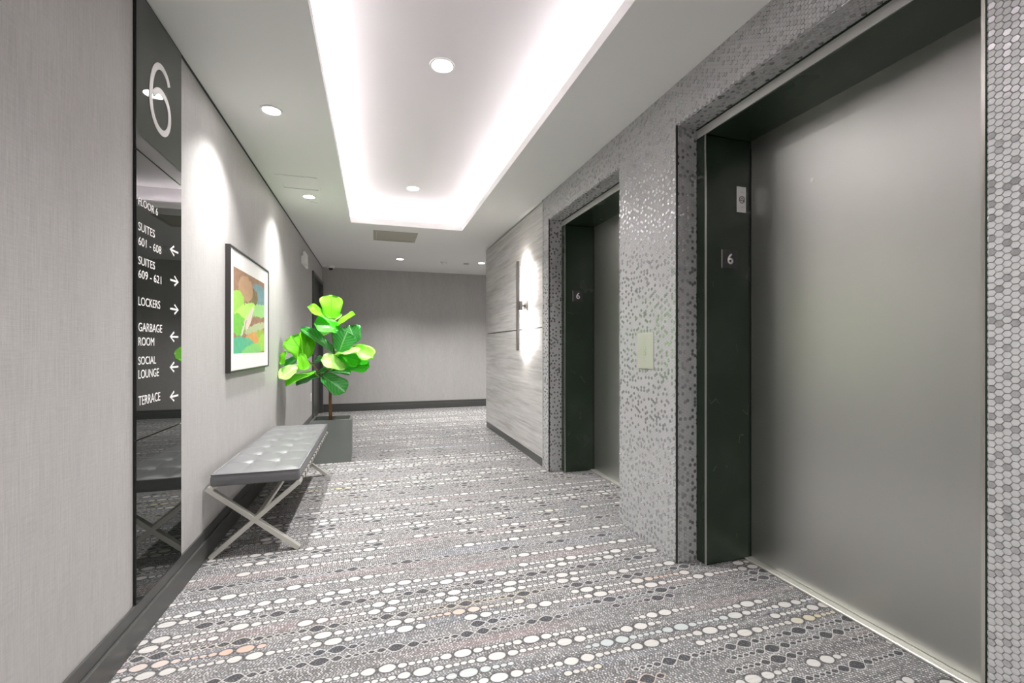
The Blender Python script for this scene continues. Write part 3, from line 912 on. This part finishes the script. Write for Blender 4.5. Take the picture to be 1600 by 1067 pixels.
tr = empty('fiddle_leaf_fig', (-.434, 4.9, .385), 'lime green fiddle leaf fig tree standing in the charcoal planter', 'plant'); LQ = tuple(tr.location)
bake(tube(bmesh.new(), [(-.432, 4.9, .39), (-.434, 4.9, .50), (-.437, 4.9, .60), (-.435, 4.9, .69), (-.45, 4.9, .727)], [.017, .0155, .015, .0145, .013], 10), 'trunk', m_bark, tr, LQ, True)
bm = tube(bmesh.new(), [(-.45, 4.9, .727), (-.496, 4.9, .775), (-.51, 4.9, .838), (-.49, 4.9, .88), (-.438, 4.9, .93), (-.402, 4.91, 1.022), (-.405, 4.92, 1.168), (-.418, 4.92, 1.262), (-.42, 4.93, 1.417), (-.424, 4.93, 1.445)],
          [.012, .0105, .010, .0095, .009, .0085, .008, .007, .006, .004], 8)
bake(bm, 'stem', m_bark, tr, LQ, True)
for pts, rr_ in (([(-.505, 4.9, .845), (-.563, 4.89, .931), (-.61, 4.87, .985), (-.652, 4.86, 1.028)], (.007, .0062, .0056, .004)), ([(-.500, 4.9, .785), (-.525, 4.89, .84), (-.577, 4.86, .885)], (.006, .0055, .004)),
                 ([(-.61, 4.87, .985), (-.68, 4.85, .975), (-.715, 4.82, .965)], (.0045, .004, .003)), ([(-.44, 4.9, .93), (-.37, 4.9, .93), (-.30, 4.91, .948)], (.005, .0045, .003)),
                 ([(-.402, 4.91, 1.03), (-.30, 4.92, 1.09), (-.215, 4.92, 1.16)], (.005, .0045, .003)), ([(-.652, 4.86, 1.028), (-.76, 4.82, 1.08), (-.834, 4.80, 1.108)], (.004, .003, .002))):
    bake(tube(bmesh.new(), pts, rr_, 6), 'branch', m_twig, tr, LQ, True)

LV = [[[-0.424, 4.93, 1.44], [-0.433, 4.95, 1.68], 0.204, 0, 0.15], [[-0.421, 4.92, 1.392], [-0.63, 4.85, 1.55], 0.078, 0, 1], [[-0.418, 4.95, 1.418], [-0.513, 5.02, 1.523], 0.094, 2, 0.3], [[-0.415, 4.95, 1.415], [-0.351, 5.0, 1.499], 0.063, 2, 0.5],
      [[-0.377, 4.92, 1.367], [-0.202, 4.86, 1.486], 0.05, 0, 1], [[-0.336, 4.9, 1.325], [-0.568, 4.8, 1.384], 0.146, 1, 0.8], [[-0.387, 4.92, 1.085], [-0.699, 4.88, 1.342], 0.089, 3, 1], [[-0.195, 4.95, 1.19], [-0.258, 5.0, 1.374], 0.176, 3, 0.3],
      [[-0.348, 4.86, 1.101], [-0.273, 4.82, 1.302], 0.217, 3, 0.2], [[-0.218, 4.9, 1.153], [-0.027, 4.8, 1.041], 0.147, 0, 0.6], [[-0.388, 4.88, 1.077], [-0.168, 4.7, 1.102], 0.044, 2, 1], [[-0.351, 4.9, 1.064], [-0.147, 4.84, 1.001], 0.156, 1, 0.6],
      [[-0.308, 4.92, 0.948], [-0.062, 4.85, 0.95], 0.137, 1, 0.7], [[-0.291, 4.84, 0.94], [-0.498, 4.74, 1.026], 0.129, 2, 0.6], [[-0.506, 4.95, 1.017], [-0.602, 5.05, 1.015], 0.073, 3, 0.8], [[-0.401, 4.92, 0.912], [-0.569, 4.95, 0.882], 0.052, 3, 1],
      [[-0.506, 4.86, 0.866], [-0.291, 4.8, 0.701], 0.174, 3, 0.4], [[-0.649, 4.85, 1.031], [-0.786, 4.86, 1.258], 0.218, 0, 0.2], [[-0.651, 4.87, 1.036], [-0.662, 4.9, 1.311], 0.132, 0, 0.6], [[-0.711, 4.82, 0.962], [-0.868, 4.72, 0.857], 0.115, 2, 0.6],
      [[-0.699, 4.8, 1.087], [-0.661, 4.76, 0.924], 0.105, 0, 0.5], [[-0.830, 4.8, 1.108], [-0.862, 4.78, 0.982], 0.054, 0, 0.5], [[-0.567, 4.84, 0.902], [-0.812, 4.72, 0.792], 0.063, 0, 1], [[-0.527, 4.88, 0.86], [-0.733, 4.8, 0.784], 0.053, 3, 1],
      [[-0.753, 4.95, 1.034], [-0.868, 5.0, 0.949], 0.087, 3, 0.5], [[-0.442, 4.94, 0.907], [-0.247, 4.98, 0.88], 0.078, 3, 1], [[-0.448, 4.95, 1.294], [-0.538, 5.02, 1.29], 0.063, 2, 0.8], [[-0.352, 4.92, 1.074], [-0.341, 4.9, 1.001], 0.094, 1, 0.5]]
EYE = Vector((0, 0, 1.15))
PU = [0, .06, .15, .28, .42, .55, .68, .78, .87, .93, .97, 1]
PW = [.08, .42, .64, .72, .78, .88, .98, 1., .90, .74, .54, .14]


def leaf(bq, tq, wid, mi, flat):
    """fiddle shaped blade from stalk end bq to tip tq; its face turned so that it looks wid wide from the corridor."""
    bq, tq = Vector(bq), Vector(tq)
    ax = tq - bq; Ln = ax.length; ax.normalize()
    vw = (EYE - (bq + tq) / 2).normalized(); nrm = (vw - ax * vw.dot(ax)).normalized()
    wid *= 1.08
    real = max(wid * 1.03, min(.20, Ln * .78))
    ang = math.acos(min(1, wid / real))
    n1_, n2_ = (Matrix.Rotation(s * ang, 3, ax) @ nrm for s in (1, -1))
    nrm = n1_ if n1_.z > n2_.z else n2_
    sd = ax.cross(nrm).normalized()
    NU, NV = 20, 8
    bm = bmesh.new(); uvl = bm.loops.layers.uv.new()
    ph_ = random.uniform(0, 6.28)
    rows_ = []
    for i in range(NU + 1):
        u_ = i / NU
        hw = real / 2 * 1.04 * float(np.interp(u_, PU, PW))
        row = []
        for j in range(NV + 1):
            s_ = (j / NV - .5) * 2
            cup = (.05 if flat < .25 else .12) * real * (abs(s_) ** 1.6)
            droop = -.10 * Ln * (u_ - .5) ** 2 * 4 * .5
            wave = .035 * real * math.sin(u_ * 9 + ph_ + (1.5 if s_ > 0 else 0)) * abs(s_) ** 2
            row.append(bm.verts.new(bq + ax * (u_ * Ln * (1 + .03 * (1 - s_ * s_) * (u_ > .9))) + sd * (s_ * hw) + nrm * (cup + droop + wave)))
        rows_.append(row)
    for i in range(NU):
        for j in range(NV):
            f_ = bm.faces.new((rows_[i][j], rows_[i + 1][j], rows_[i + 1][j + 1], rows_[i][j + 1]))
            for l_, (a_, b_) in zip(f_.loops, ((i, j), (i + 1, j), (i + 1, j + 1), (i, j + 1))): l_[uvl].uv = (a_ / NU, b_ / NV)
    for v_ in bm.verts:
        v_.co.x = max(v_.co.x, XL + .006)
    o_ = bake(bm, 'leaf', LEAF[mi], tr, LQ, True)
    md = o_.modifiers.new('thickness', 'SOLIDIFY'); md.thickness = .0012
    return o_


for a_ in LV: leaf(*a_)
